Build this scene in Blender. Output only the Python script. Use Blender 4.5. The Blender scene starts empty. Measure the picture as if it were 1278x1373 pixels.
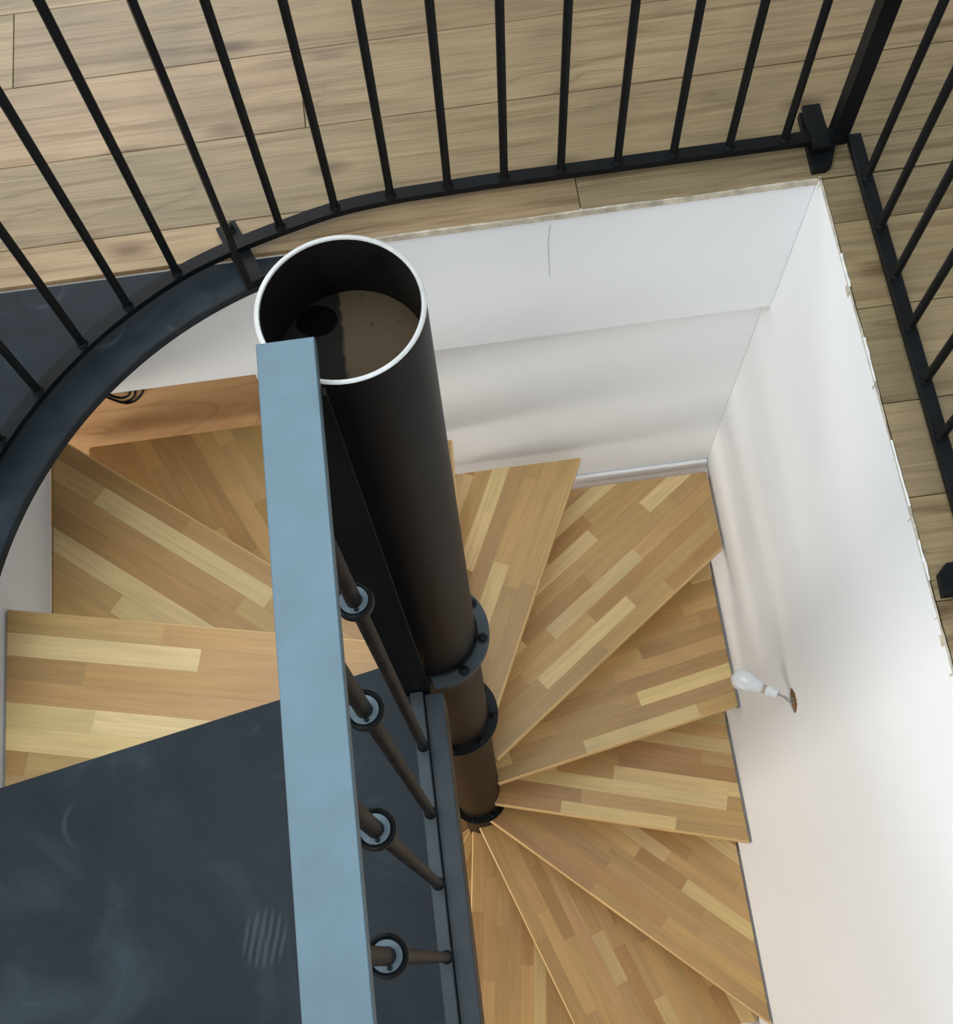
import bpy, bmesh, math, random
from mathutils import Vector, Matrix
random.seed(7)
PI = math.pi
scene = bpy.context.scene
COL = scene.collection

# ------------------------------------------------------------------ camera
CAM_C = Vector((0.09106, -0.59009, 1.79194))
CAM_R = Matrix(((0.9915223, 0.1297535, 0.0068952),
                (-0.1221252, 0.9487234, -0.2915636),
                (-0.0443731, 0.2882497, 0.9565266)))
F_PX, PPX, PPY, IW, IH = 1364.377, 640.51, 874.09, 1278.0, 1373.0
cd = bpy.data.cameras.new('camera')
cam = bpy.data.objects.new('camera', cd)
COL.objects.link(cam)
cam.matrix_world = Matrix.Translation(CAM_C) @ CAM_R.to_4x4()
cd.sensor_fit = 'HORIZONTAL'
cd.sensor_width = 36.0
cd.lens = F_PX / IW * 36.0
cd.shift_x = -(PPX - IW / 2) / IW
cd.shift_y = (PPY - IH / 2) / IW
cd.clip_start = 0.02
scene.camera = cam

# ------------------------------------------------------------------ light
vs = scene.view_settings
vs.view_transform = 'Standard'
vs.look = 'None'
vs.gamma = 1.0
vs.use_curve_mapping = False
vs.exposure = 0.0
wd = bpy.data.worlds.new('sky')
scene.world = wd
wd.use_nodes = True
wd.node_tree.nodes['Background'].inputs[0].default_value = (0.72, 0.86, 1.0, 1)
wd.node_tree.nodes['Background'].inputs[1].default_value = 1.0


def area(name, loc, rot, sx, sy, power, color):
    l = bpy.data.lights.new(name, 'AREA')
    l.shape = 'RECTANGLE'
    l.size, l.size_y = sx, sy
    l.energy = power
    l.color = color
    o = bpy.data.objects.new(name, l)
    o.location = loc
    o.rotation_euler = rot
    COL.objects.link(o)
    return o


# daylight entering by the roof window, the back and left windows of the upper room and the window of the lower room
area('roof_window_daylight', (-0.35, 0.25, 2.66), (0, 0, 0), 1.9, 2.3, 56, (0.80, 0.92, 1.0))
area('back_window_daylight', (-1.4, 3.27, 1.55), (math.radians(-90), 0, 0), 2.2, 1.4, 40, (1.0, 0.99, 0.97))
area('left_window_daylight', (-3.17, -0.6, 1.5), (0, math.radians(-90), 0), 1.5, 2.2, 38, (1.0, 0.98, 0.95))
area('front_fill_light', (-0.7, -3.17, 1.5), (math.radians(90), 0, 0), 2.4, 1.5, 30, (0.86, 0.94, 1.0))  # added fill light to brighten the back floor edge, no known window
area('lower_front_window_daylight', (-1.5, -3.17, -1.5), (math.radians(90), 0, 0), 1.5, 1.5, 16, (1.0, 0.84, 0.69))
area('lower_window_daylight', (-3.17, -0.30, -1.55), (0, math.radians(-90), 0), 0.9, 1.1, 66, (1.0, 0.93, 0.84))


def px(x, y, axis, val):
    """photograph pixel -> point on the plane axis = val"""
    d = CAM_R @ Vector(((x - PPX) / F_PX, -(y - PPY) / F_PX, -1.0))
    return CAM_C + d * ((val - CAM_C[axis]) / d[axis])


# ------------------------------------------------------------------ materials
def new_mat(name):
    m = bpy.data.materials.new(name)
    m.use_nodes = True
    nt = m.node_tree
    return m, nt, nt.nodes['Principled BSDF'], nt.nodes.new, nt.links.new


def ramp(nt, stops):
    r = nt.nodes.new('ShaderNodeValToRGB')
    e = r.color_ramp.elements
    while len(e) < len(stops):
        e.new(0.5)
    for el, (p, c) in zip(e, stops):
        el.position = p
        el.color = (c[0], c[1], c[2], 1)
    return r


def simple(name, col, rough=0.5, metal=0.0, var=0.15, scale=8.0, bump=0.0, bscale=200.0, spec=0.5, stretch=(1, 1, 1)):
    m, nt, b, N, L = new_mat(name)
    tc = N('ShaderNodeTexCoord')
    mp = N('ShaderNodeMapping')
    mp.inputs['Scale'].default_value = stretch
    L(tc.outputs['Object'], mp.inputs['Vector'])
    n = N('ShaderNodeTexNoise')
    n.inputs['Scale'].default_value = scale
    n.inputs['Detail'].default_value = 6
    L(mp.outputs[0], n.inputs['Vector'])
    r = ramp(nt, [(0.3, [c * (1 - var) for c in col]), (0.7, [min(1, c * (1 + var)) for c in col])])
    L(n.outputs['Fac'], r.inputs[0])
    L(r.outputs[0], b.inputs['Base Color'])
    b.inputs['Roughness'].default_value = rough
    b.inputs['Metallic'].default_value = metal
    b.inputs['Specular IOR Level'].default_value = spec
    if bump:
        n2 = N('ShaderNodeTexNoise')
        n2.inputs['Scale'].default_value = bscale
        n2.inputs['Detail'].default_value = 3
        L(mp.outputs[0], n2.inputs['Vector'])
        bp = N('ShaderNodeBump')
        bp.inputs['Strength'].default_value = bump
        bp.inputs['Distance'].default_value = 0.002
        L(n2.outputs['Fac'], bp.inputs['Height'])
        L(bp.outputs[0], b.inputs['Normal'])
    return m


def wood(name, rough, contrast, fine, knots, spec=0.4, fig=0.22, broad=0.35):
    """grain runs along object X; tone comes from the object's own colour"""
    m, nt, b, N, L = new_mat(name)
    oi = N('ShaderNodeObjectInfo')
    tc = N('ShaderNodeTexCoord')
    off = N('ShaderNodeVectorMath'); off.operation = 'MULTIPLY_ADD'
    comb = N('ShaderNodeCombineXYZ')
    for i in range(3):
        L(oi.outputs['Random'], comb.inputs[i])
    L(comb.outputs[0], off.inputs[0])
    off.inputs[1].default_value = (37, 53, 11)
    L(tc.outputs['Object'], off.inputs[2])
    # fine pores
    mp = N('ShaderNodeMapping'); mp.inputs['Scale'].default_value = (4, fine, 6)
    L(off.outputs[0], mp.inputs['Vector'])
    n1 = N('ShaderNodeTexNoise'); n1.inputs['Scale'].default_value = 1.0; n1.inputs['Detail'].default_value = 7; n1.inputs['Roughness'].default_value = 0.62
    L(mp.outputs[0], n1.inputs['Vector'])
    # cathedral figure
    mp2 = N('ShaderNodeMapping'); mp2.inputs['Scale'].default_value = (1.6, 16, 4)
    L(off.outputs[0], mp2.inputs['Vector'])
    n2 = N('ShaderNodeTexNoise'); n2.inputs['Scale'].default_value = 1.0; n2.inputs['Detail'].default_value = 2
    n2.inputs['Distortion'].default_value = 0.6
    L(mp2.outputs[0], n2.inputs['Vector'])
    mul = N('ShaderNodeMath'); mul.operation = 'MULTIPLY'; mul.inputs[1].default_value = 9.0
    L(n2.outputs['Fac'], mul.inputs[0])
    fr = N('ShaderNodeMath'); fr.operation = 'PINGPONG'; fr.inputs[1].default_value = 1.0
    L(mul.outputs[0], fr.inputs[0])
    mixf = N('ShaderNodeMix'); mixf.data_type = 'FLOAT'; mixf.inputs[0].default_value = fig
    L(n1.outputs['Fac'], mixf.inputs[2]); L(fr.outputs[0], mixf.inputs[3])
    # broad tone drift
    n3 = N('ShaderNodeTexNoise'); n3.inputs['Scale'].default_value = 3.5; n3.inputs['Detail'].default_value = 2
    L(off.outputs[0], n3.inputs['Vector'])
    mixg = N('ShaderNodeMix'); mixg.data_type = 'FLOAT'; mixg.inputs[0].default_value = broad
    L(mixf.outputs[0], mixg.inputs[2]); L(n3.outputs['Fac'], mixg.inputs[3])
    mr = N('ShaderNodeMapRange')
    mr.inputs['From Min'].default_value = 0.3; mr.inputs['From Max'].default_value = 0.7
    mr.inputs['To Min'].default_value = 1 - contrast; mr.inputs['To Max'].default_value = 1 + contrast * 0.55
    L(mixg.outputs[0], mr.inputs['Value'])
    hsv = N('ShaderNodeHueSaturation')
    L(oi.outputs['Color'], hsv.inputs['Color'])
    L(mr.outputs[0], hsv.inputs['Value'])
    last = hsv.outputs[0]
    if knots:
        # dark mineral streaks and printed cathedral lines
        ms = N('ShaderNodeMapping'); ms.inputs['Scale'].default_value = (1.3, 34, 4)
        L(off.outputs[0], ms.inputs['Vector'])
        ns = N('ShaderNodeTexNoise'); ns.inputs['Scale'].default_value = 1.0; ns.inputs['Detail'].default_value = 6
        ns.inputs['Roughness'].default_value = 0.6; ns.inputs['Distortion'].default_value = 0.5
        L(ms.outputs[0], ns.inputs['Vector'])
        rs = ramp(nt, [(0.50, (1, 1, 1)), (0.66, (0.66, 0.60, 0.54))])
        L(ns.outputs['Fac'], rs.inputs[0])
        rl = ramp(nt, [(0.0, (0.74, 0.68, 0.62)), (0.16, (1, 1, 1))])
        L(fr.outputs[0], rl.inputs[0])
        npatch = N('ShaderNodeTexNoise'); npatch.inputs['Scale'].default_value = 2.3
        L(off.outputs[0], npatch.inputs['Vector'])
        rp = ramp(nt, [(0.48, (0, 0, 0)), (0.60, (0.8, 0.8, 0.8))])
        L(npatch.outputs['Fac'], rp.inputs[0])
        ma = N('ShaderNodeMix'); ma.data_type = 'RGBA'; ma.blend_type = 'MULTIPLY'; ma.inputs[0].default_value = 1.0
        L(last, ma.inputs[6]); L(rs.outputs[0], ma.inputs[7])
        mb = N('ShaderNodeMix'); mb.data_type = 'RGBA'; mb.blend_type = 'MULTIPLY'
        L(rp.outputs[0], mb.inputs[0]); L(ma.outputs[2], mb.inputs[6]); L(rl.outputs[0], mb.inputs[7])
        last = mb.outputs[2]
        mk = N('ShaderNodeMapping'); mk.inputs['Scale'].default_value = (2.3, 5.5, 3)
        L(off.outputs[0], mk.inputs['Vector'])
        vo = N('ShaderNodeTexVoronoi'); vo.inputs['Scale'].default_value = 1.0
        L(mk.outputs[0], vo.inputs['Vector'])
        rk = ramp(nt, [(0.03, (0, 0, 0)), (0.16, (1, 1, 1))])
        L(vo.outputs['Distance'], rk.inputs[0])
        mx = N('ShaderNodeMix'); mx.data_type = 'RGBA'; mx.blend_type = 'MULTIPLY'
        mx.inputs[0].default_value = knots
        L(last, mx.inputs[6])
        rk2 = N('ShaderNodeMix'); rk2.data_type = 'RGBA'
        L(rk.outputs[0], rk2.inputs[0])
        rk2.inputs[6].default_value = (0.34, 0.27, 0.22, 1); rk2.inputs[7].default_value = (1, 1, 1, 1)
        L(rk2.outputs[2], mx.inputs[7])
        last = mx.outputs[2]
    L(last, b.inputs['Base Color'])
    b.inputs['Roughness'].default_value = rough
    b.inputs['Specular IOR Level'].default_value = spec
    bp = N('ShaderNodeBump'); bp.inputs['Strength'].default_value = 0.12; bp.inputs['Distance'].default_value = 0.001
    L(n1.outputs['Fac'], bp.inputs['Height']); L(bp.outputs[0], b.inputs['Normal'])
    return m


def plate_mat():
    """blackened steel sheet with dusty scuffs and shoe marks"""
    m, nt, b, N, L = new_mat('blackened_steel_sheet')
    tc = N('ShaderNodeTexCoord')
    n = N('ShaderNodeTexNoise'); n.inputs['Scale'].default_value = 4.0; n.inputs['Detail'].default_value = 9
    n.inputs['Roughness'].default_value = 0.62; n.inputs['Distortion'].default_value = 0.9
    L(tc.outputs['Object'], n.inputs['Vector'])
    r = ramp(nt, [(0.32, (0.0042, 0.0078, 0.0108)), (0.53, (0.0098, 0.0155, 0.0208)), (0.74, (0.026, 0.037, 0.046))])
    L(n.outputs['Fac'], r.inputs[0])
    last = r.outputs[0]
    # faint round heel marks
    vo = N('ShaderNodeTexVoronoi'); vo.inputs['Scale'].default_value = 7.0
    L(tc.outputs['Object'], vo.inputs['Vector'])
    rr = ramp(nt, [(0.34, (0, 0, 0)), (0.38, (1, 1, 1)), (0.43, (0, 0, 0))])
    L(vo.outputs['Distance'], rr.inputs[0])
    n4 = N('ShaderNodeTexNoise'); n4.inputs['Scale'].default_value = 9.0
    L(tc.outputs['Object'], n4.inputs['Vector'])
    r4 = ramp(nt, [(0.52, (0, 0, 0)), (0.68, (1, 1, 1))])
    L(n4.outputs['Fac'], r4.inputs[0])
    mm = N('ShaderNodeMath'); mm.operation = 'MULTIPLY'
    L(rr.outputs[0], mm.inputs[0]); L(r4.outputs[0], mm.inputs[1])
    # dusty ribbed sole print
    mp = N('ShaderNodeMapping')
    c = px(355, 1258, 2, 0.0); c.z = 0
    mp.inputs['Location'].default_value = -(Matrix.Rotation(0.25, 3, 'Z') @ c); mp.inputs['Rotation'].default_value = (0, 0, 0.25)
    L(tc.outputs['Object'], mp.inputs['Vector'])
    w = N('ShaderNodeTexWave'); w.inputs['Scale'].default_value = 24.0; w.inputs['Distortion'].default_value = 1.2
    w.inputs['Detail'].default_value = 1
    L(mp.outputs[0], w.inputs['Vector'])
    rw = ramp(nt, [(0.45, (0, 0, 0)), (0.6, (1, 1, 1))]); L(w.outputs['Fac'], rw.inputs[0])
    g = N('ShaderNodeVectorMath'); g.operation = 'LENGTH'
    sc = N('ShaderNodeVectorMath'); sc.operation = 'MULTIPLY'; sc.inputs[1].default_value = (1.1, 0.9, 0)
    L(mp.outputs[0], sc.inputs[0]); L(sc.outputs[0], g.inputs[0])
    rg = ramp(nt, [(0.035, (1, 1, 1)), (0.05, (0, 0, 0))]); L(g.outputs['Value'], rg.inputs[0])
    m2 = N('ShaderNodeMath'); m2.operation = 'MULTIPLY'
    L(rw.outputs[0], m2.inputs[0]); L(rg.outputs[0], m2.inputs[1])
    # pale specks and scratches
    n5 = N('ShaderNodeTexNoise'); n5.inputs['Scale'].default_value = 60.0; n5.inputs['Detail'].default_value = 4
    L(tc.outputs['Object'], n5.inputs['Vector'])
    r5 = ramp(nt, [(0.73, (0, 0, 0)), (0.78, (1, 1, 1))]); L(n5.outputs['Fac'], r5.inputs[0])
    a1 = N('ShaderNodeMath'); a1.operation = 'MULTIPLY_ADD'; a1.inputs[1].default_value = 0.6
    L(mm.outputs[0], a1.inputs[0]); 
    a0 = N('ShaderNodeMath'); a0.operation = 'MULTIPLY'; a0.inputs[1].default_value = 0.6
    L(m2.outputs[0], a0.inputs[0]); L(a0.outputs[0], a1.inputs[2])
    a2 = N('ShaderNodeMath'); a2.operation = 'MULTIPLY_ADD'; a2.inputs[1].default_value = 0.8; a2.use_clamp = True
    L(r5.outputs[0], a2.inputs[0]); L(a1.outputs[0], a2.inputs[2])
    mx = N('ShaderNodeMix'); mx.data_type = 'RGBA'
    L(a2.outputs[0], mx.inputs[0]); L(last, mx.inputs[6]); mx.inputs[7].default_value = (0.045, 0.056, 0.066, 1)
    L(mx.outputs[2], b.inputs['Base Color'])
    rgh = N('ShaderNodeMapRange'); rgh.inputs['To Min'].default_value = 0.38; rgh.inputs['To Max'].default_value = 0.62
    L(n.outputs['Fac'], rgh.inputs['Value']); L(rgh.outputs[0], b.inputs['Roughness'])
    b.inputs['Specular IOR Level'].default_value = 0.18
    return m


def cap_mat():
    """rust-brown steel inside the tube, one half almost black with a ragged edge"""
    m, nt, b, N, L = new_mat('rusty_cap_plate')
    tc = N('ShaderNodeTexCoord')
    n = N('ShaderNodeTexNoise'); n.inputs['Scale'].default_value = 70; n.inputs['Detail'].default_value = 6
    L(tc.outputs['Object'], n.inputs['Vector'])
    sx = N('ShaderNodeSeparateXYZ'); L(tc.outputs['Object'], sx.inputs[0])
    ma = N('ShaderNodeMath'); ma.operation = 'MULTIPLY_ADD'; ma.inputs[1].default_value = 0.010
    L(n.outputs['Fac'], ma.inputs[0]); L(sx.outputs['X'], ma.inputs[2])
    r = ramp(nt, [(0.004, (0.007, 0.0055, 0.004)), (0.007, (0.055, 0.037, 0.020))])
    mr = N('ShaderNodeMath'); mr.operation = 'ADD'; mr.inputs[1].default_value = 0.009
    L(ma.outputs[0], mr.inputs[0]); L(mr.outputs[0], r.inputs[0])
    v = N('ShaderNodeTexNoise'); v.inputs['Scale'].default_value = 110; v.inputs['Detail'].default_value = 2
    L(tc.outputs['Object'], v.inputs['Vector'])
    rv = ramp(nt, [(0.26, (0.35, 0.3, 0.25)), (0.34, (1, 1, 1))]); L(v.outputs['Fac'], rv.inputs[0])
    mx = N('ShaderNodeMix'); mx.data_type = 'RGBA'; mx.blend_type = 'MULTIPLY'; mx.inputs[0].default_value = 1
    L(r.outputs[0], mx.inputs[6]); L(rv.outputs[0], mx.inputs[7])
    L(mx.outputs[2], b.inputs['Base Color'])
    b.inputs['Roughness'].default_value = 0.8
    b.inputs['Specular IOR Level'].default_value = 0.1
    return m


M = {}
M['skirt'] = simple('white_gloss_skirting', (0.86, 0.86, 0.86), 0.45, 0.0, 0.01)
M['black'] = simple('black_steel', (0.0045, 0.0055, 0.0065), 0.45, 0.0, 0.35, 9, 0.15, 160, 0.16)
M['rodsteel'] = simple('brown_black_rod_steel', (0.013, 0.0095, 0.0075), 0.5, 0.0, 0.6, 30, 0.25, 240, 0.12)
M['sheet'] = plate_mat()
M['rail'] = simple('blue_grey_flat_steel', (0.074, 0.119, 0.145), 0.5, 0.2, 0.08, 26, 0.12, 320)
M['sidebar'] = simple('dark_slate_steel', (0.013, 0.021, 0.027), 0.5, 0.1, 0.3, 14, 0.15, 200)
M['pole'] = simple('mill_scale_tube_steel', (0.0055, 0.005, 0.0048), 0.42, 0.0, 0.45, 6, 0.1, 90, 0.08)
M['polebrown'] = simple('brown_tube_steel', (0.014, 0.009, 0.0055), 0.5, 0.0, 0.45, 7, 0.1, 90, 0.14)
M['inner'] = simple('tube_inside_steel', (0.007, 0.0058, 0.005), 0.55, 0.0, 0.7, 22, 0.2, 120, 0.25)
M['cut'] = simple('bright_cut_steel', (0.42, 0.40, 0.38), 0.45, 0.2, 0.10, 60, 0.2, 300)
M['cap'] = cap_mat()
M['void'] = simple('open_hole_black', (0.002, 0.002, 0.002), 0.9, spec=0.0)
M['disc'] = simple('pale_steel_disc', (0.085, 0.118, 0.138), 0.5, 0.2, 0.25, 60, 0.1, 200)
M['tread'] = wood('oiled_oak_stave', 0.42, 0.20, 150, 0.0)
M['core'] = simple('glue_line_brown', (0.20, 0.11, 0.045), 0.7)
M['plank'] = wood('oak_laminate', 0.42, 0.46, 210, 0.9, 0.4, 0.13, 0.42)
M['board'] = wood('orange_pine_board', 0.5, 0.12, 60, 0.3)
M['wall'] = simple('white_painted_plaster', (0.775, 0.79, 0.80), 0.75, 0.0, 0.015, 3, 0.06, 120)
M['raw'] = simple('raw_plasterboard_edge', (0.48, 0.42, 0.33), 0.9, 0.0, 0.3, 40, 0.5, 120)
M['paint_edge'] = simple('chipped_white_paint', (0.80, 0.78, 0.74), 0.8, 0, 0.1, 60)
M['screed'] = simple('dark_underlay', (0.05, 0.04, 0.03), 0.9)
M['grey_seal'] = simple('grey_sealant', (0.22, 0.22, 0.215), 0.6)
M['bulb'] = simple('opal_bulb', (0.70, 0.71, 0.70), 0.15, 0, 0.01)
M['holder'] = simple('white_plastic_holder', (0.70, 0.71, 0.71), 0.3, 0, 0.02)
M['chrome'] = simple('nickel_thread', (0.6, 0.55, 0.48), 0.25, 1.0, 0.1)
M['wire'] = simple('grey_wire', (0.33, 0.34, 0.35), 0.4, 0, 0.05)
M['cable'] = simple('black_rubber_cable', (0.006, 0.0055, 0.0055), 0.6, spec=0.1)
M['hole'] = simple('brown_cavity', (0.20, 0.11, 0.04), 0.9, 0, 0.3, 40)
M['crack'] = simple('hairline', (0.42, 0.42, 0.41), 0.9)
M['ceiling'] = simple('white_ceiling_paint', (0.82, 0.82, 0.81), 0.8, 0, 0.01)


# ------------------------------------------------------------------ mesh helpers
def link(name, verts, faces, mat, parent=None, smooth=None):
    me = bpy.data.meshes.new(name)
    me.from_pydata([tuple(v) for v in verts], [], faces)
    bm = bmesh.new(); bm.from_mesh(me)
    bmesh.ops.recalc_face_normals(bm, faces=bm.faces)
    bm.to_mesh(me); bm.free()
    if smooth:
        for p in me.polygons:
            p.use_smooth = True
        me.set_sharp_from_angle(angle=math.radians(smooth))
    me.materials.append(mat)
    o = bpy.data.objects.new(name, me)
    COL.objects.link(o)
    if parent:
        o.parent = parent
    return o


def tag(o, label=None, cat=None, group=None, kind=None):
    if label: o['label'] = label
    if cat: o['category'] = cat
    if group: o['group'] = group
    if kind: o['kind'] = kind
    return o


def empty(name, loc, label, cat, rz=0.0, group=None):
    o = bpy.data.objects.new(name, None)
    o.empty_display_size = 0.1
    COL.objects.link(o)
    o.location = loc
    o.rotation_euler = (0, 0, rz)
    return tag(o, label, cat, group)


def instance(src, parent=None, loc=(0, 0, 0), rz=0.0):
    o = src.copy()
    COL.objects.link(o)
    o.parent = parent
    o.location = loc
    o.rotation_euler = (0, 0, rz)
    return o


def box(x0, x1, y0, y1, z0, z1, bev=0.0):
    """verts, faces of a box; bev chamfers the top rim"""
    if bev:
        b = bev
        V = [(x0, y0, z0), (x1, y0, z0), (x1, y1, z0), (x0, y1, z0),
             (x0, y0, z1 - b), (x1, y0, z1 - b), (x1, y1, z1 - b), (x0, y1, z1 - b),
             (x0 + b, y0 + b, z1), (x1 - b, y0 + b, z1), (x1 - b, y1 - b, z1), (x0 + b, y1 - b, z1)]
        Fs = [(0, 3, 2, 1), (8, 9, 10, 11)]
        for s in (0, 4):
            for i in range(4):
                j = (i + 1) % 4
                Fs.append((s + i, s + j, s + 4 + j, s + 4 + i))
        return V, Fs
    V = [(x, y, z) for z in (z0, z1) for x, y in ((x0, y0), (x1, y0), (x1, y1), (x0, y1))]
    return V, [(0, 3, 2, 1), (4, 5, 6, 7), (0, 1, 5, 4), (1, 2, 6, 5), (2, 3, 7, 6), (3, 0, 4, 7)]


def join(*parts):
    V, Fs = [], []
    for v, f in parts:
        n = len(V)
        V += list(v)
        Fs += [tuple(i + n for i in q) for q in f]
    return V, Fs


def prism(poly, z0, z1):
    n = len(poly)
    V = [(x, y, z0) for x, y in poly] + [(x, y, z1) for x, y in poly]
    Fs = [tuple(range(n))[::-1], tuple(range(n, 2 * n))]
    Fs += [(i, (i + 1) % n, n + (i + 1) % n, n + i) for i in range(n)]
    return V, Fs


def lathe(prof, seg=32, closed=False):
    """profile [(r,z)...] turned about Z; closed joins last to first"""
    V, Fs = [], []
    for r, z in prof:
        for i in range(seg):
            a = 2 * PI * i / seg
            V.append((r * math.cos(a), r * math.sin(a), z))
    m = len(prof)
    for k in range(m if closed else m - 1):
        k2 = (k + 1) % m
        for i in range(seg):
            j = (i + 1) % seg
            Fs.append((k * seg + i, k * seg + j, k2 * seg + j, k2 * seg + i))
    if not closed:
        if prof[0][0] > 1e-6: Fs.append(tuple(range(seg))[::-1])
        if prof[-1][0] > 1e-6: Fs.append(tuple(range((m - 1) * seg, m * seg)))
    return V, Fs


def rod(r, z0, z1, seg=14):
    return lathe([(r, z0), (r, z1)], seg)


def tube(pts, r, seg=8):
    pts = [Vector(p) for p in pts]
    V, Fs = [], []
    up = Vector((0.3, 0.2, 0.93))
    for i, p in enumerate(pts):
        t = (pts[min(i + 1, len(pts) - 1)] - pts[max(i - 1, 0)]).normalized()
        a = t.cross(up)
        if a.length < 1e-3: a = t.cross(Vector((1, 0, 0)))
        a.normalize(); b = t.cross(a)
        for k in range(seg):
            an = 2 * PI * k / seg
            V.append(p + (a * math.cos(an) + b * math.sin(an)) * r)
    for i in range(len(pts) - 1):
        for k in range(seg):
            j = (k + 1) % seg
            Fs.append((i * seg + k, i * seg + j, (i + 1) * seg + j, (i + 1) * seg + k))
    Fs.append(tuple(range(seg))[::-1])
    Fs.append(tuple(range((len(pts) - 1) * seg, len(pts) * seg)))
    return V, Fs


def smooth_path(pts, n=8):
    out = []
    P = [Vector(p) for p in pts]
    for i in range(len(P) - 1):
        a, b, c, d = P[max(i - 1, 0)], P[i], P[i + 1], P[min(i + 2, len(P) - 1)]
        for k in range(n):
            t = k / n
            out.append(0.5 * ((2 * b) + (c - a) * t + (2 * a - 5 * b + 4 * c - d) * t * t + (3 * b - a - 3 * c + d) * t ** 3))
    out.append(P[-1])
    return out


def sweep_flat(path, w, z0, z1):
    """flat bar of width w along a plan path"""
    V, Fs = [], []
    n = len(path)
    for i, p in enumerate(path):
        t = (path[min(i + 1, n - 1)] - path[max(i - 1, 0)])
        t = Vector((t.x, t.y, 0)).normalized()
        s = Vector((-t.y, t.x, 0)) * (w / 2)
        for q, z in ((p - s, z0), (p + s, z0), (p + s, z1), (p - s, z1)):
            V.append((q.x, q.y, z))
    for i in range(n - 1):
        for k in range(4):
            j = (k + 1) % 4
            Fs.append((i * 4 + k, i * 4 + j, i * 4 + 4 + j, i * 4 + 4 + k))
    Fs.append((3, 2, 1, 0)); e = (n - 1) * 4
    Fs.append((e, e + 1, e + 2, e + 3))
    return V, Fs


def clip(poly, a, b, c):
    """keep a*x + b*y <= c"""
    out = []
    n = len(poly)
    for i in range(n):
        p, q = poly[i], poly[(i + 1) % n]
        dp, dq = a * p[0] + b * p[1] - c, a * q[0] + b * q[1] - c
        if dp <= 0: out.append(p)
        if (dp < 0 < dq) or (dq < 0 < dp):
            t = dp / (dp - dq)
            out.append((p[0] + (q[0] - p[0]) * t, p[1] + (q[1] - p[1]) * t))
    return out


def area2(poly):
    return 0.5 * sum(poly[i][0] * poly[(i + 1) % len(poly)][1] - poly[(i + 1) % len(poly)][0] * poly[i][1] for i in range(len(poly)))


def dedupe(poly, e=2e-4):
    out = []
    for p in poly:
        if not out or math.hypot(p[0] - out[-1][0], p[1] - out[-1][1]) > e: out.append(p)
    if len(out) > 1 and math.hypot(out[0][0] - out[-1][0], out[0][1] - out[-1][1]) < e: out.pop()
    return out


def shade(c, k, j=0.04):
    return tuple(max(0.0, ch * k * (1 + random.uniform(-j, j))) for ch in c) + (1.0,)


# ------------------------------------------------------------------ the well and the room
W, L_, B, FR = 0.917, 0.917, 0.892, -0.92      # right, left, back, front faces of the stair well
ZL = -0.438                                    # underside of the floor build-up
ZB = -2.95                                     # lower floor
RH = 0.222                                     # riser


RX0, RX1, RY0, RY1, RZ = -3.2, 2.4, -3.2, 3.3, 2.7


def struct(name, vf, mat, parent=None, smooth=None):
    o = link(name, vf[0], vf[1], mat, parent, smooth)
    if parent is None: o['kind'] = 'structure'
    return o


# sub-floor slab with the stair opening
floor = struct('floor', join(
    box(RX0, RX1, B + 0.006, RY1, ZL, -0.012),
    box(RX0, RX1, RY0, FR - 0.01, ZL, -0.012),
    box(RX0, -L_ - 0.13, FR - 0.01, B + 0.006, ZL, -0.012),
    box(W + 0.013, RX1, FR - 0.01, B + 0.006, ZL, -0.012)), M['screed'])
floor['label'] = 'oak laminate floor around the stair opening'

# laminate planks
rows = [-2.8 + 0.2205 * k for k in range(12)]
rows = [r for r in rows if r < -0.4] + [-0.275, -0.062, 0.148, 0.35, 0.567, 0.776, 0.983, 1.203, 1.424, 1.644, 1.865, 2.086, 2.306, 2.527, 2.747, 2.968, 3.19]
row_joint = {0.776: 0.413, 0.983: 1.32, 1.203: -0.15, 1.424: -0.804, 1.644: 0.55}
LAM = (0.300, 0.216, 0.116)
gap = 0.0009


def plank(x0, x1, y0, y1, tone):
    cx, cy = (x0 + x1) / 2, (y0 + y1) / 2
    hx, hy = (x1 - x0) / 2 - gap, (y1 - y0) / 2 - gap
    v, f = box(-hx, hx, -hy, hy, -0.012, random.uniform(-0.0002, 0.0002), 0.0009)
    o = link('plank', v, f, M['plank'], floor)
    o.location = (cx, cy, 0)
    o.color = tone


for a, b in zip(rows[:-1], rows[1:]):
    j0 = row_joint.get(round(a, 3), random.uniform(-1.2, 1.2))
    cuts = sorted([j0 + 2.2 * k for k in range(-4, 5)])
    cuts = [RX0] + [c for c in cuts if RX0 + 0.1 < c < RX1 - 0.1] + [RX1]
    for x0, x1 in zip(cuts[:-1], cuts[1:]):
        tone = shade(LAM, random.uniform(0.88, 1.10), 0.03)
        # keep clear of the opening
        if a >= B:
            plank(x0, x1, a, b, tone)
        elif b > B:
            # row that meets the back edge
            plank(x0, x1, B - 0.002, b, tone)
            if x1 > W + 0.02:
                plank(max(x0, W + 0.006), x1, a, B - 0.004, tone)
            if x0 < -L_ - 0.16:
                plank(x0, min(x1, -L_ - 0.16), a, B - 0.018, tone)
        elif b <= FR:
            plank(x0, x1, a, b, tone)
        else:
            if x1 > W + 0.02:
                plank(max(x0, W + 0.006), x1, a, b, tone)
            if x0 < -L_ - 0.16:
                plank(x0, min(x1, -L_ - 0.16), a, b, tone)

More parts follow.
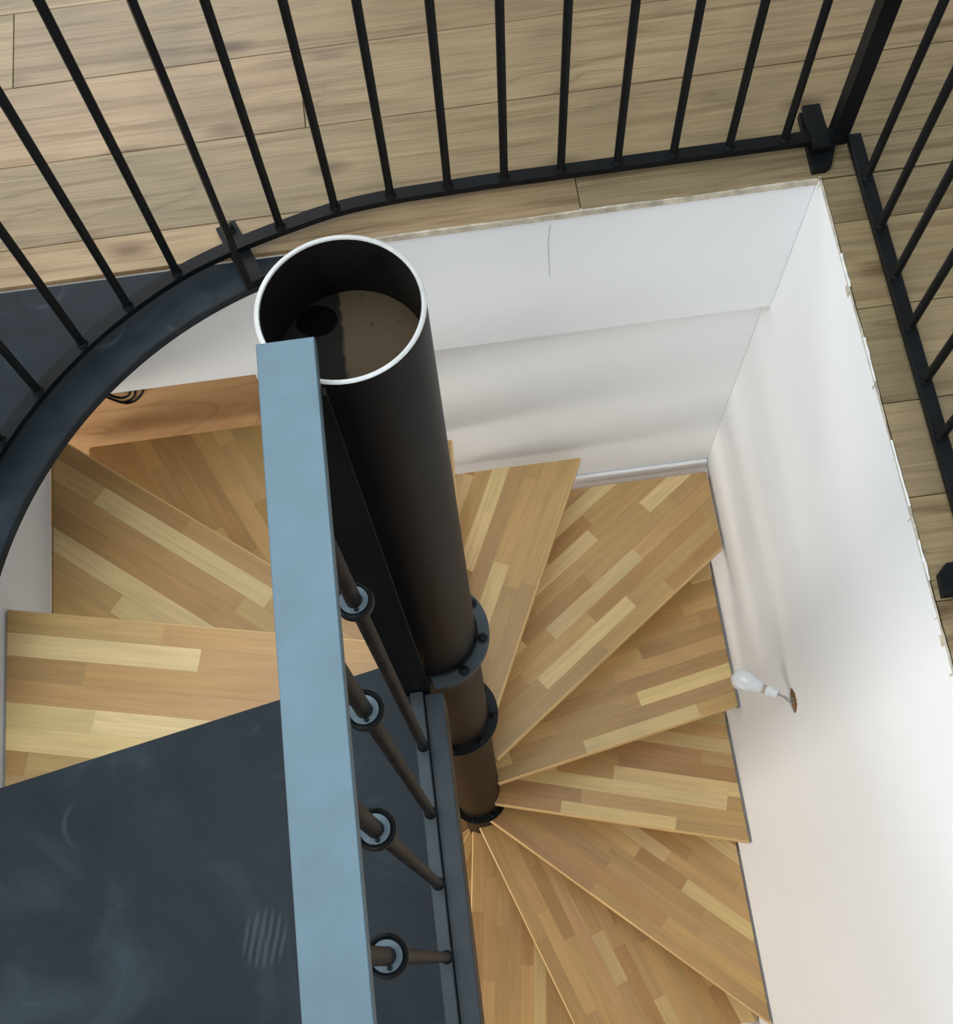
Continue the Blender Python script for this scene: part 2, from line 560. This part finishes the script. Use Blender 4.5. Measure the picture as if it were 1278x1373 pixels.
# right wall of the well, with a round hole for the lamp wires
HY, HZ, HR = -0.004, -0.972, 0.036
n = 24
outer = []
for i in range(n):
    a = 2 * PI * i / n
    c, s = math.cos(a), math.sin(a)
    rr = HR * random.uniform(0.93, 1.05)
    outer.append((HY + rr * c, HZ + rr * s))
sq = 0.2
ring_out = []
for i in range(n):
    a = 2 * PI * i / n
    c, s = math.cos(a), math.sin(a)
    k = sq / max(abs(c), abs(s))
    ring_out.append((HY + k * c, HZ + k * s))
V = [(W, y, z) for y, z in outer] + [(W, y, z) for y, z in ring_out] + [(W + 0.004, y, z) for y, z in outer]
Fs = []
for i in range(n):
    j = (i + 1) % n
    Fs.append((i, j, n + j, n + i))
    Fs.append((i, 2 * n + i, 2 * n + j, j))
y0, y1, z0, z1 = -3.2, 0.96, ZB, -0.001


def quad_x(x, ya, yb, za, zb):
    return [(x, ya, za), (x, yb, za), (x, yb, zb), (x, ya, zb)], [(0, 1, 2, 3)]


parts = [(V, Fs),
         quad_x(W, y0, y1, HZ + sq, z1), quad_x(W, y0, y1, z0, HZ - sq),
         quad_x(W, y0, HY - sq, HZ - sq, HZ + sq), quad_x(W, HY + sq, y1, HZ - sq, HZ + sq)]
wall_right = struct('wall_right', join(*parts), M['wall'])
wall_right['label'] = 'white plastered right wall of the stair well'
link('wall_backing', *box(W + 0.0042, W + 0.012, y0, y1, ZB, ZL - 0.002), M['hole'], wall_right)

wall_back = struct('wall_back', box(-L_ - 0.1, W - 0.001, B, B + 0.005, ZL, -0.001), M['wall'])
wall_back['label'] = 'white boxed floor edge along the back of the opening'
link('soffit_board', *box(-L_ - 0.1, W - 0.001, B + 0.0055, B + 0.036, ZL, -0.43), M['wall'], wall_back)
crk = [px(738, 302, 1, B - 0.0006), px(735, 325, 1, B - 0.0006), px(736, 350, 1, B - 0.0006), px(737, 371, 1, B - 0.0006)]
link('hairline_crack', *tube(smooth_path(crk, 4), 0.0006, 5), M['crack'], wall_back)
wall_lower = struct('wall_back_lower', join(box(-0.405, W - 0.001, B + 0.037, B + 0.09, ZB, ZL - 0.012),
                                            box(RX0, -0.405, B + 0.050, B + 0.09, ZB, ZL - 0.012)), M['wall'])
wall_left = struct('wall_left', box(-L_ - 0.13, -L_, FR - 0.01, B - 0.001, ZL, -0.014), M['wall'])
wall_front = struct('wall_front', box(-L_, W - 0.001, FR - 0.009, FR, ZL, -0.014), M['wall'])
struct('floor_lower', box(RX0, RX1, RY0, RY1, ZB - 0.06, ZB), M['core'])
struct('ceiling_lower', join(box(RX0, RX1, B + 0.09, RY1, ZL - 0.010, ZL - 0.001), box(RX0, RX1, RY0, FR - 0.01, ZL - 0.010, ZL - 0.001),
                             box(RX0, -L_ - 0.001, FR - 0.01, B, ZL - 0.010, ZL - 0.001)), M['ceiling'])
wl = (-0.85, 0.25, -2.0, -1.1)
struct('wall_left_lower', join(box(RX0 - 0.1, RX0, RY0, wl[0], ZB, ZL - 0.012), box(RX0 - 0.1, RX0, wl[1], B + 0.09, ZB, ZL - 0.012),
                               box(RX0 - 0.1, RX0, wl[0], wl[1], ZB, wl[2]), box(RX0 - 0.1, RX0, wl[0], wl[1], wl[3], ZL - 0.012)), M['wall'])
def holed_y(y0, y1, z0, z1, hx0, hx1, hz0, hz1):
    return join(box(RX0, hx0, y0, y1, z0, z1), box(hx1, RX1, y0, y1, z0, z1), box(hx0, hx1, y0, y1, z0, hz0), box(hx0, hx1, y0, y1, hz1, z1))


struct('wall_front_lower', holed_y(RY0 - 0.1, RY0, ZB, ZL - 0.012, -2.25, -0.75, -2.25, -0.75), M['wall'])
tr = struct('trim_8', box(-0.9165, -0.9115, 0.30, 0.76, -0.50, ZL - 0.0075), M['board'])
tr.color = (0.42, 0.25, 0.10, 1)
tr['label'] = 'brown wooden strip along the outer end of the left corner tread'
# skirting and wooden ledge at the foot of the lower back wall
base = struct('baseboard_back', box(0.40, W - 0.002, B + 0.024, B + 0.0365, -1.40, -1.318, 0.004), M['skirt'])
ledge = struct('trim_1', box(-0.05, W - 0.004, B - 0.022, B + 0.0365, -1.44, -1.402), M['board'])
ledge.color = (0.50, 0.27, 0.11, 1)
ledge['label'] = 'orange wooden ledge under the white skirting'
# orange boarding beyond the stairs
panel = struct('trim_2', box(-1.6, -0.407, B + 0.037, B + 0.0495, -1.2, ZL - 0.012), M['board'])
panel.color = (0.50, 0.305, 0.145, 1)
panel['label'] = 'orange pine boarding under the back floor edge'


# ragged raw edge between laminate and wall boards
def raw_edge(name, along, n, place):
    pts_in, pts_out = [], []
    for i in range(n + 1):
        t = along[0] + (along[1] - along[0]) * i / n
        a = 0.0003 + random.uniform(0, 0.0008)
        w = 0.0028 + 0.0012 * math.sin(t * 17) + random.uniform(-0.0006, 0.0006)
        pts_in.append((t, -a)); pts_out.append((t, w))
    poly = [place(*p) for p in pts_in + pts_out[::-1]]
    return struct(name, prism(poly, -0.014, 0.0012), M['raw'])


te = raw_edge('trim_3', (-0.165, W + 0.004), 70, lambda t, d: (t, B + d - 0.004))
te['label'] = 'ragged raw board edge along the back of the opening'
te = raw_edge('trim_4', (-0.9, B + 0.004), 100, lambda t, d: (W + d + 0.001, t))
te['label'] = 'ragged raw board edge along the right of the opening'
for i, (ya, yb) in enumerate(((0.50, 0.40), (0.27, 0.13), (0.06, -0.02), (0.70, 0.62))):
    nn = 6
    pl = [(W + 0.0005 + random.uniform(0, 0.001), ya + (yb - ya) * k / nn) for k in range(nn + 1)]
    pl += [(W + 0.0055 + random.uniform(-0.0015, 0.001), yb + (ya - yb) * k / nn) for k in range(nn + 1)]
    link('paint_chip', *prism(pl, -0.002, 0.0019), M['paint_edge'], te)

# grey sealant line where the lower treads meet the right wall is built with the treads
# upper room shell (unseen, but it bounces the daylight)
sx0, sx1, sy0, sy1 = -1.3, 0.6, -0.9, 1.4
struct('ceiling', join(box(RX0, sx0, RY0, RY1, RZ, RZ + 0.1), box(sx1, RX1, RY0, RY1, RZ, RZ + 0.1),
                       box(sx0, sx1, RY0, sy0, RZ, RZ + 0.1), box(sx0, sx1, sy1, RY1, RZ, RZ + 0.1)), M['ceiling'])
wx0, wx1, wz0, wz1 = -2.5, -0.3, 0.85, 2.25
struct('unseen_wall_back_upper', join(box(RX0, wx0, RY1, RY1 + 0.1, 0.004, RZ), box(wx1, RX1, RY1, RY1 + 0.1, 0.004, RZ),
                               box(wx0, wx1, RY1, RY1 + 0.1, 0.004, wz0), box(wx0, wx1, RY1, RY1 + 0.1, wz1, RZ)), M['wall'])
ly0, ly1, lz0, lz1 = -1.7, 0.5, 0.75, 2.25
struct('wall_left_upper', join(box(RX0 - 0.1, RX0, RY0, ly0, 0.004, RZ), box(RX0 - 0.1, RX0, ly1, RY1, 0.004, RZ),
                               box(RX0 - 0.1, RX0, ly0, ly1, 0.004, lz0), box(RX0 - 0.1, RX0, ly0, ly1, lz1, RZ)), M['wall'])
struct('wall_right_upper', box(RX1, RX1 + 0.1, RY0, RY1, 0.004, RZ), M['wall'])
struct('wall_front_upper', holed_y(RY0 - 0.1, RY0, 0.004, RZ, -1.9, 0.5, 0.75, 2.25), M['wall'])

# ------------------------------------------------------------------ central pole
ZP = 0.9916
R = 0.08
pole = empty('newel_pole', (0, 0, ZB), 'thick black steel tube standing at the centre of the spiral stair, open at the top', 'pole')


def pz(z): return z - ZB


FL = [0.006, -0.635, -1.93]
segs = [(ZP - 0.0005, FL[0] + 0.0), (FL[0] - 0.014, FL[1]), (FL[1] - 0.014, FL[2]), (FL[2] - 0.014, ZB)]
for i, (zt, zb) in enumerate(segs):
    if i == 0:
        t = link('tube', *lathe([(R, pz(zb)), (R, pz(zt)), (R - 0.0045, pz(zt)), (R - 0.0045, pz(zb))], 72, True), M['pole'], pole, 40)
        t.data.materials.append(M['inner'])
        for p in t.data.polygons:
            c = p.center
            if math.hypot(c.x, c.y) < R - 0.004: p.material_index = 1
    else:
        t = link('tube', *lathe([(R, pz(zb)), (R, pz(zt))], 64), M['polebrown'], pole, 40)
link('cut_rim', *lathe([(R, pz(ZP - 0.0005)), (R + 0.0004, pz(ZP) - 0.0002), (R - 0.001, pz(ZP + 0.0008)), (R - 0.0038, pz(ZP + 0.0008)),
                        (R - 0.0047, pz(ZP - 0.0005))], 72, True), M['cut'], pole, 40)
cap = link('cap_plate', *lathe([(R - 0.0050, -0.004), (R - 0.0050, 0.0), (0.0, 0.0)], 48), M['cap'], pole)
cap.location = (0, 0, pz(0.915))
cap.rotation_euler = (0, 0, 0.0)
hole = link('cap_hole', *lathe([(0.020, -0.0005), (0.021, 0.0004), (0.0, 0.0004)], 28), M['void'], cap)
hp = px(425, 431, 2, 0.915)
hole.location = (hp.x, hp.y, 0.0005)
hole.data.transform(Matrix.Diagonal((1.0, 0.85, 1, 1)))

bolt_v = lathe([(0.0105, 0.0), (0.0105, 0.0015), (0.0075, 0.0018), (0.0072, 0.0045), (0.0055, 0.0072), (0.003, 0.0083), (0.0, 0.0086)], 16)
bolt0 = None
for i, z in enumerate(FL):
    ro = 0.105
    # ring; the top one has a square notch beside the landing
    seg = 96
    V, Fs = [], []
    for k in range(seg):
        a = 2 * PI * k / seg
        deg = math.degrees(a)
        r2 = ro
        if i == 0 and 243 < deg < 266: r2 = 0.0865
        for r, zz in ((0.0802, z - 0.014), (r2, z - 0.014), (r2, z), (0.0802, z)):
            V.append((r * math.cos(a), r * math.sin(a), pz(zz)))
    for k in range(seg):
        j = (k + 1) % seg
        for q in range(4):
            q2 = (q + 1) % 4
            Fs.append((k * 4 + q, j * 4 + q, j * 4 + q2, k * 4 + q2))
    fl = link('flange', V, Fs, M['sidebar'] if i == 0 else M['black'], pole, 40)
    a0 = math.radians((-58, -55, -62)[i])
    for k in range(8):
        a = a0 + k * PI / 4
        if bolt0 is None:
            bolt0 = link('bolt', *bolt_v, M['black'], fl, 50); b_ = bolt0
        else:
            b_ = instance(bolt0, fl)
        b_.location = (0.0925 * math.cos(a), 0.0925 * math.sin(a), pz(z))
    # weld bead
    link('weld_bead', *lathe([(R + 0.0001, pz(z) + 0.004), (R + 0.0035, pz(z) + 0.0003), (R + 0.0001, pz(z) + 0.0003)], 64, True), M['black'], fl, 60)

# ------------------------------------------------------------------ treads
ANG = {0: 190.6, 1: 167.1, 2: 140.8, 3: 114.5, 4: 88.0, 5: 64.6, 6: 36.2, 7: 10.8, 8: -15.9, 9: -43.1, 10: -71.1, 11: -98.0, 12: -124.5, 13: -151.0}
OFF = 0.046
TH = 0.036
LABELS = {
    1: 'glued oak stair tread next below the black steel landing',
    2: 'oak stair tread with pale long staves in the left back corner of the well',
    3: 'oak stair tread against the orange boarding under the back floor edge',
    4: 'oak stair tread hidden mostly behind the black tube',
    5: 'oak stair tread meeting the lower back wall beside the black tube',
    6: 'oak stair tread in the corner where the lower back wall meets the right wall',
    7: 'oak stair tread just below the bare light bulb, against the right wall',
    8: 'oak stair tread with pale streaked staves ending square at the right wall',
    9: 'long oak stair tread reaching the front corner of the right wall',
    10: 'oak stair tread running forward, next below the long tread at the right wall',
    11: 'oak stair tread running forward beside the landing edge',
    12: 'low oak stair tread showing as a narrow wedge under the landing edge',
    13: 'lowest oak stair tread glimpsed as a sliver under the landing edge',
}
OAK = (0.53, 0.325, 0.128)
BOXR = (-0.911, 0.907, FR + 0.006, B - 0.008)


def wedge(k):
    x0, x1, y0, y1 = BOXR
    poly = [(x0, y0), (x1, y0), (x1, y1), (x0, y1)]
    a = math.radians(ANG[k]); b = math.radians(ANG[k - 1])
    # nose: v >= -OFF with v = -sin a x + cos a y
    poly = clip(poly, math.sin(a), -math.cos(a), OFF)
    # back edge under the next tread up
    over = 0.055 if k > 1 else 0.14
    poly = clip(poly, -math.sin(b), math.cos(b), -OFF + over)
    poly = clip(poly, -math.cos(a), -math.sin(a), -0.045)
    poly = clip(poly, -math.cos(b), -math.sin(b), -0.03)
    rc = R + 0.002
    poly = dedupe(poly)
    if area2(poly) < 0: poly = poly[::-1]
    n = len(poly)
    ins = [math.hypot(*p) < rc for p in poly]
    if not any(ins): return poly
    # walk around, cutting the part inside the tube and following its wall
    def hit(p, q):
        dx, dy = q[0] - p[0], q[1] - p[1]
        A = dx * dx + dy * dy; Bq = 2 * (p[0] * dx + p[1] * dy); C = p[0] ** 2 + p[1] ** 2 - rc * rc
        D = math.sqrt(max(0, Bq * Bq - 4 * A * C))
        ts = [t for t in ((-Bq - D) / (2 * A), (-Bq + D) / (2 * A)) if 0 <= t <= 1]
        t = ts[0]
        return (p[0] + dx * t, p[1] + dy * t)
    out = []
    for i in range(n):
        p, q = poly[i], poly[(i + 1) % n]
        if not ins[i]: out.append(p)
        if not ins[i] and ins[(i + 1) % n]:
            h1 = hit(p, q)
            out.append(h1)
        if ins[i] and not ins[(i + 1) % n]:
            h2 = hit(p, q)
            a1, a2 = math.atan2(h1[1], h1[0]) if 'h1' in dir() else 0, math.atan2(h2[1], h2[0])
            out.append(('arc', h2))
            out.append(h2)
    # expand the arc
    res = []
    m = len(out)
    for i, p in enumerate(out):
        if p[0] == 'arc':
            prev = out[i - 1]
            s = math.atan2(prev[1], prev[0]); e = math.atan2(p[1][1], p[1][0])
            d = (e - s + PI) % (2 * PI) - PI
            for j in range(1, 7):
                t = s + d * j / 7
                res.append((rc * math.cos(t), rc * math.sin(t)))
        else:
            res.append(p)
    return res


def build_tread(k):
    rnd = random.Random(100 + k)
    a = math.radians(ANG[k])
    z = -k * RH
    t = empty('stair_tread', (0, 0, z), LABELS[k], 'stair tread', a, 'oak treads of the spiral stair')
    c, s = math.cos(a), math.sin(a)
    poly = [(x * c + y * s, -x * s + y * c) for x, y in dedupe(wedge(k))]
    us = [p[0] for p in poly]; vs_ = [p[1] for p in poly]
    u0, u1, v0, v1 = min(us), max(us), min(vs_), max(vs_)
    w0 = 0.050
    g = 0.00010
    # lighter eased front edge
    lo = clip(poly, 0, 1, v0 + 0.0045)
    ua, ub = min(p[0] for p in lo) + 0.006, max(p[0] for p in lo)
    sec = ((v0, -TH), (v0, -0.0040), (v0 + 0.0040, 0.0), (v0 + 0.0045, 0.0), (v0 + 0.0045, -TH))
    e = link('nosing_edge', [(u, vv, zz) for u in (ua, ub) for vv, zz in sec],
             [(0, 1, 2, 3, 4), (9, 8, 7, 6, 5)] + [(i, (i + 1) % 5, 5 + (i + 1) % 5, 5 + i) for i in range(5)], M['tread'], t)
    e.color = (0.66, 0.44, 0.19, 1)
    poly = dedupe(clip(poly, 0, -1, -(v0 + 0.0046)))
    v0 += 0.0046
    v = v0
    first = True
    while v < v1 - 0.001:
        w = w0 * (1.0 if not first else rnd.uniform(0.85, 1.0))
        first = False
        u = u0 - rnd.uniform(0, 0.35)
        while u < u1:
            ln = rnd.choice((0.20, 0.30, 0.40, 0.52, 0.62))
            piece = list(poly)
            for cl in ((-1, 0, -(u + g)), (1, 0, u + ln - g), (0, -1, -(v + (g if v > v0 + 0.001 else 0))), (0, 1, v + w - g)):
                piece = clip(piece, *cl)
                if len(piece) < 3: break
            if len(piece) >= 3:
                piece = dedupe(piece)
                if len(piece) >= 3 and abs(area2(piece)) > 2e-5:
                    top = rnd.uniform(-0.00012, 0.0)
                    o = link('stave', *prism(piece, -TH, top), M['tread'], t)
                    r = rnd.random()
                    pale = {1: 0.34, 2: 0.38, 4: 0.25, 5: 0.20, 6: 0.20, 8: 0.34}.get(k, 0.11)
                    if r < pale: tone = (0.66, 0.47, 0.215); f = rnd.uniform(0.92, 1.12)
                    elif r < pale + 0.18: tone = (0.45, 0.255, 0.095); f = rnd.uniform(0.9, 1.1)
                    else: tone = OAK; f = rnd.uniform(0.84, 1.1)
                    o.color = (tone[0] * f, tone[1] * f * rnd.uniform(0.97, 1.03), tone[2] * f * rnd.uniform(0.92, 1.06), 1)
            u += ln
        v += w
    # steel arm under the tread joins it to the tube
    link('support_arm', *box(R + 0.003, min(0.55, u1 * 0.6), -0.005 + 0.03, 0.045, -TH - 0.045, -TH - 0.0005), M['black'], t)
    return t


for k in range(1, 14):
    build_tread(k)

# grey sealant beads along the right wall at the ends of the treads
for i, (ya, yb, k) in enumerate(((0.60, 0.12, 7), (0.12, -0.31, 8), (-0.31, -0.90, 9))):
    o = struct('trim_%d' % (5 + i), box(0.9085, W - 0.0005, yb + 0.004, ya - 0.004, -k * RH - 0.03, -k * RH - 0.003, 0.001), M['grey_seal'])
    o['label'] = 'grey sealant bead between stair tread and right wall'

# ------------------------------------------------------------------ landing
land = empty('landing_platform', (-0.45, -0.5, 0), 'black steel landing plate with dusty shoe prints at the head of the stair', 'landing')
Lo = Vector((-0.45, -0.5, 0))


def to_local(poly, o): return [(x - o.x, y - o.y) for x, y in poly]


a = math.radians(ANG[0]); off0 = -0.030


def nose_y(x):
    # line through off0*(sin a, -cos a) with direction a
    p0 = (off0 * math.sin(a), -off0 * math.cos(a))
    return p0[1] + (x - p0[0]) * math.tan(a)


pl = [(-0.914, FR + 0.001), (0.006, FR + 0.001), (0.006, -0.1135), (-0.012, -0.1135), (-0.075, -0.088), (-0.095, nose_y(-0.095)), (-0.914, nose_y(-0.914))]
o = link('plate', *prism(pl, -0.008, 0.0), M['sheet'], land); o.location = -Lo
for (p, q) in (((-0.907, nose_y(-0.907) - 0.004), (-0.1, nose_y(-0.1) - 0.004)),):
    path = [Vector((p[0], p[1], 0)), Vector((q[0], q[1], 0))]
    o = link('nosing_angle', *sweep_flat(path, 0.006, -0.06, -0.0085), M['black'], land); o.location = -Lo
o = link('side_channel', *box(-0.0285, 0.006, FR + 0.001, -0.1135, 0.0002, 0.010, 0.0015), M['sidebar'], land); o.location = -Lo
o = link('side_web', *box(0.000, 0.006, FR + 0.002, -0.1135, -0.12, -0.0085), M['black'], land); o.location = -Lo

# railing of the landing
lr = empty('landing_railing', (-0.04, -0.5, 0), 'landing railing with broad blue-grey flat handrail and ringed rods beside the black tube', 'railing')
LR = Vector((-0.04, -0.5, 0))
o = link('bottom_rail', *box(-0.0515, -0.0290, FR + 0.01, -0.112, 0.0004, 0.030, 0.0015), M['sidebar'], lr); o.location = -LR
o = link('handrail', *box(-0.0700, -0.0192, FR - 0.25, -0.0605, 1.026, 1.040, 0.0009), M['rail'], lr); o.location = -LR
o = link('handrail_underbar', *box(-0.0640, -0.0252, FR - 0.25, -0.112, 1.014, 1.0255), M['black'], lr); o.location = -LR
o = link('end_post', *box(-0.066, -0.0155, -0.1105, -0.1025, 0.0005, 1.0256), M['pole'], lr); o.location = -LR
rod_m = None
ys = [-0.212, -0.331, -0.452, -0.572, -0.692, -0.812]
ring_prof = [(0.0098, 0.004), (0.0150, 0.0042), (0.0160, 0.0068), (0.0185, 0.0080), (0.0208, 0.0062), (0.0214, 0.0), (0.0208, -0.0062),
             (0.0185, -0.0080), (0.0160, -0.0070), (0.0098, -0.0045)]
for i, y in enumerate(ys):
    if rod_m is None:
        rod_m = link('baluster', *rod(0.0088, 0.0302, 1.0135, 16), M['rodsteel'], lr, 40)
        bz = rod_m
        ring0 = link('ring', *lathe(ring_prof, 32, True), M['black'], bz, 50); rg = ring0
        disc0 = link('ring_disc', *lathe([(0.0092, 0.0030), (0.0092, 0.0046), (0.0156, 0.0049), (0.0156, 0.0030)], 32, True), M['disc'], bz, 50); dc = disc0
        foot0 = link('weld_foot', *lathe([(0.0115, 0.0302), (0.0105, 0.0335), (0.0089, 0.0375)], 16), M['black'], bz, 40); ft = foot0
    else:
        bz = instance(rod_m, lr)
        rg = instance(ring0, bz); dc = instance(disc0, bz); ft = instance(foot0, bz)
    bz.location = (-0.038 - LR.x, y - LR.y, 0)
    rg.location = (0, 0, 0.79); dc.location = (0, 0, 0.79)
    # lug where the rod is pinned in the ring
    lg = link('pin', *rod(0.0026, 0.79, 0.797, 8), M['black'], bz, 40)
    lg.location = (0.002, -0.0112, 0)

# ------------------------------------------------------------------ corner plate at floor level, under the curved railing
RP = 0.855
arc = []
for k in range(0, 41):
    an = math.radians(106.8 + (180 - 106.8) * k / 40)
    arc.append((RP * math.cos(an), RP * math.sin(an)))
yb = 0.8765
arc[0] = (-0.235, yb - 0.058)
poly = [(-0.19, yb - 0.044), (-0.17, yb)] + [(-1.055, yb), (-1.055, 0.0)] + arc[::-1]
cp = empty('corner_plate', (-0.8, 0.8, 0), 'black steel corner plate with a curved edge under the curved railing', 'plate')
o = link('plate', *prism(poly, -0.010, 0.0006), M['sheet'], cp); o.location = (0.8, -0.8, 0)
path = [Vector((x * 1.004, y * 1.004, 0)) for x, y in arc]
o = link('edge_band', *sweep_flat(path, 0.005, -0.014, 0.0016), M['black'], cp); o.location = (0.8, -0.8, 0)


# ------------------------------------------------------------------ railings of the opening
ZR0, ZR1 = 0.017, 0.031
HTOP = 1.04
main_pts = [(0.975, 0.974), (0.854, 0.974), (0.737, 0.974), (0.619, 0.974), (0.501, 0.974), (0.381, 0.974), (0.261, 0.974), (0.141, 0.972),
            (0.019, 0.968), (-0.100, 0.955), (-0.218, 0.926), (-0.330, 0.891), (-0.439, 0.845), (-0.543, 0.780), (-0.638, 0.704), (-0.729, 0.609)]
for d in (147.7, 155.2, 162.7, 170.2, 177.7, 183.0):
    main_pts.append((0.95 * math.cos(math.radians(d)), 0.95 * math.sin(math.radians(d))))
path = smooth_path([(x, y, 0) for x, y in main_pts], 6)

cr = empty('curved_railing', (0.0, 0.97, 0), 'black steel railing along the back edge that curves round over the corner plate', 'railing')
CR = Vector((0.0, 0.97, 0))
o = link('bottom_rail', *sweep_flat(path, 0.028, ZR0, ZR1), M['black'], cr, 30); o.location = -CR
o = link('handrail', *sweep_flat(path, 0.045, HTOP - 0.012, HTOP), M['rail'], cr, 30); o.location = -CR
bal0 = None


def baluster(parent, x, y, org):
    global bal0, feet0
    if bal0 is None:
        bal0 = link('baluster', *rod(0.0086, ZR1 + 0.0002, HTOP - 0.0122, 16), M['black'], parent, 40)
        feet0 = link('weld_foot', *lathe([(0.0118, ZR1 + 0.0002), (0.0108, ZR1 + 0.003), (0.0087, ZR1 + 0.0065)], 16), M['black'], bal0, 40)
        b = bal0
    else:
        b = instance(bal0, parent); instance(feet0, b)
    b.location = (x - org.x, y - org.y, 0)


for i, (x, y) in enumerate(main_pts[:-1]):
    if i in (0, 11): continue
    baluster(cr, x, y, CR)


def bolt_at(parent, x, y, z):
    b = instance(bolt0, parent)
    b.location = (x, y, z)
    return b


# bracket and flat post part-way round the curve
ux, uy = 0.347, -0.938           # inwards
vx, vy = 0.938, 0.347
bc = Vector((-0.3105, 0.8915, 0))


def loc(u, v): return (bc.x + u * ux + v * vx, bc.y + u * uy + v * vy)


br = link('bracket', *prism([loc(-0.075, -0.022), loc(-0.075, 0.022), loc(0.085, 0.022), loc(0.085, -0.022)], 0.0020, 0.0168), M['black'], cr)
br.location = -CR
x, y = loc(-0.058, 0.006)
bolt_at(br, x, y, 0.0168).scale = (1.15, 1.15, 1.4)
o = link('post', *prism([loc(0.053, -0.0215), loc(0.053, -0.0085), loc(0.083, -0.0085), loc(0.083, -0.0215)], 0.0170, HTOP - 0.0122), M['black'], cr)
o.location = -CR
o = link('post_head', *prism([loc(-0.015, -0.0215), loc(-0.015, -0.0085), loc(0.083, -0.0085), loc(0.083, -0.0215)], HTOP - 0.042, HTOP - 0.0124), M['black'], cr)
o.location = -CR

# corner post and its bracket
o = link('corner_post', *box(0.958, 0.992, 0.968, 1.002, 0.0010, HTOP - 0.0122), M['black'], cr); o.location = -CR
pl = [(0.905, 1.050), (0.944, 1.050), (0.946, 0.992), (0.966, 0.966), (0.944, 0.908), (0.934, 0.902), (0.903, 0.902)]
br = link('bracket', *prism(pl, 0.0010, 0.0168), M['black'], cr); br.location = -CR
bolt_at(br, 0.927, 1.036, 0.0168).scale = (1.2, 1.2, 1.6)
pl = [(0.905, 1.046), (0.942, 1.046), (0.944, 0.935), (0.906, 0.935)]
o = link('bracket_block', *prism(pl, 0.0312, 0.040), M['black'], cr); o.location = -CR

# straight railing on the right
rr_ = empty('side_railing', (1.0, 0.4, 0), 'straight black steel railing along the right edge of the opening', 'railing')
RR = Vector((1.0, 0.4, 0))
o = link('bottom_rail', *box(0.986, 1.014, -0.92, 0.966, ZR0, ZR1, 0.001), M['black'], rr_); o.location = -RR
o = link('handrail', *box(0.978, 1.022, -0.92, 0.95, HTOP - 0.012, HTOP, 0.001), M['rail'], rr_); o.location = -RR
for k in range(15):
    baluster(rr_, 1.0, 0.853 - 0.1205 * k, RR)
pl = [(0.931, -0.058), (0.934, -0.014), (0.952, 0.004), (1.07, 0.004), (1.07, -0.060)]
br = link('bracket', *prism(pl, 0.0010, 0.0168), M['black'], rr_); br.location = -RR
bolt_at(br, 1.055, -0.03, 0.0168)
o = link('bracket_lip', *box(0.931, 0.972, -0.058, -0.050, 0.0170, 0.032), M['black'], rr_); o.location = -RR

# ------------------------------------------------------------------ bare bulb hanging from its wires
P0 = Vector((W, HY, HZ))
P1 = Vector((0.800, 0.080, -1.008))
ax = (P1 - P0).normalized()
lamp = empty('light_bulb', P0, 'bare white light bulb hanging by wires from a hole in the right wall', 'light bulb')
rot = ax.to_track_quat('Z', 'Y').to_matrix().to_4x4()


def along(name, prof, mat, seg=24):
    v, f = lathe(prof, seg)
    o = link(name, v, f, mat, lamp, 40)
    o.matrix_local = rot
    return o


tot = (P1 - P0).length
along('holder', [(0.0, 0.042), (0.0120, 0.042), (0.0138, 0.044), (0.0138, 0.062), (0.0150, 0.063), (0.0150, 0.075), (0.0135, 0.077), (0.0, 0.077)], M['holder'])
along('screw_cap', [(0.0118, 0.077), (0.0128, 0.079), (0.0118, 0.081), (0.0128, 0.083), (0.0118, 0.085), (0.0130, 0.087)], M['chrome'])
along('bulb_neck', [(0.0125, 0.087), (0.0150, 0.089), (0.0205, 0.105), (0.0262, 0.122), (0.0285, 0.129), (0.0, 0.129)], M['holder'])
gl = [(0.0284, 0.129)]
for k in range(1, 13):
    t = k / 12 * (PI / 2 + 0.32) - 0.32
    gl.append((0.0305 * math.cos(t), tot + 0.0 + 0.0305 * math.sin(t)))
gl[-1] = (0.0, gl[-1][1])
along('bulb_globe', gl, M['bulb'], 32)
for s in (-1, 1):
    pts = [Vector((0.010, s * 0.004, -0.004)), Vector((-0.008, s * 0.006, 0.0)), ax * 0.025 + Vector((0, 0, s * 0.004)), ax * 0.044 + Vector((0, 0, s * 0.003))]
    link('wire', *tube(smooth_path(pts, 5), 0.0021, 8), M['wire'], lamp, 50)

# ------------------------------------------------------------------ loose black cables under the back floor edge
yc = B + 0.030


def cpath(pp, dy=0.0): return smooth_path([px(x, y, 1, yc + dy) for x, y in pp], 6)


for pp, lab in (([(118, 524), (140, 531), (152, 536), (166, 540), (176, 536), (181, 528), (182, 515)], 'black cable looping down below the back floor edge'),
                ([(168, 541), (180, 538), (188, 531), (192, 523), (193, 512)], 'thin black cable curving up beside the cable loop'),
                ([(142, 527), (154, 532), (166, 533), (174, 528), (172, 515)], 'short black cable tucked behind the cable loop')):
    v, f = tube(cpath(pp, random.uniform(-0.003, 0.003)), 0.0032, 8)
    o = link('cable', v, f, M['cable'], None, 50)
    tag(o, lab, 'cable', None)
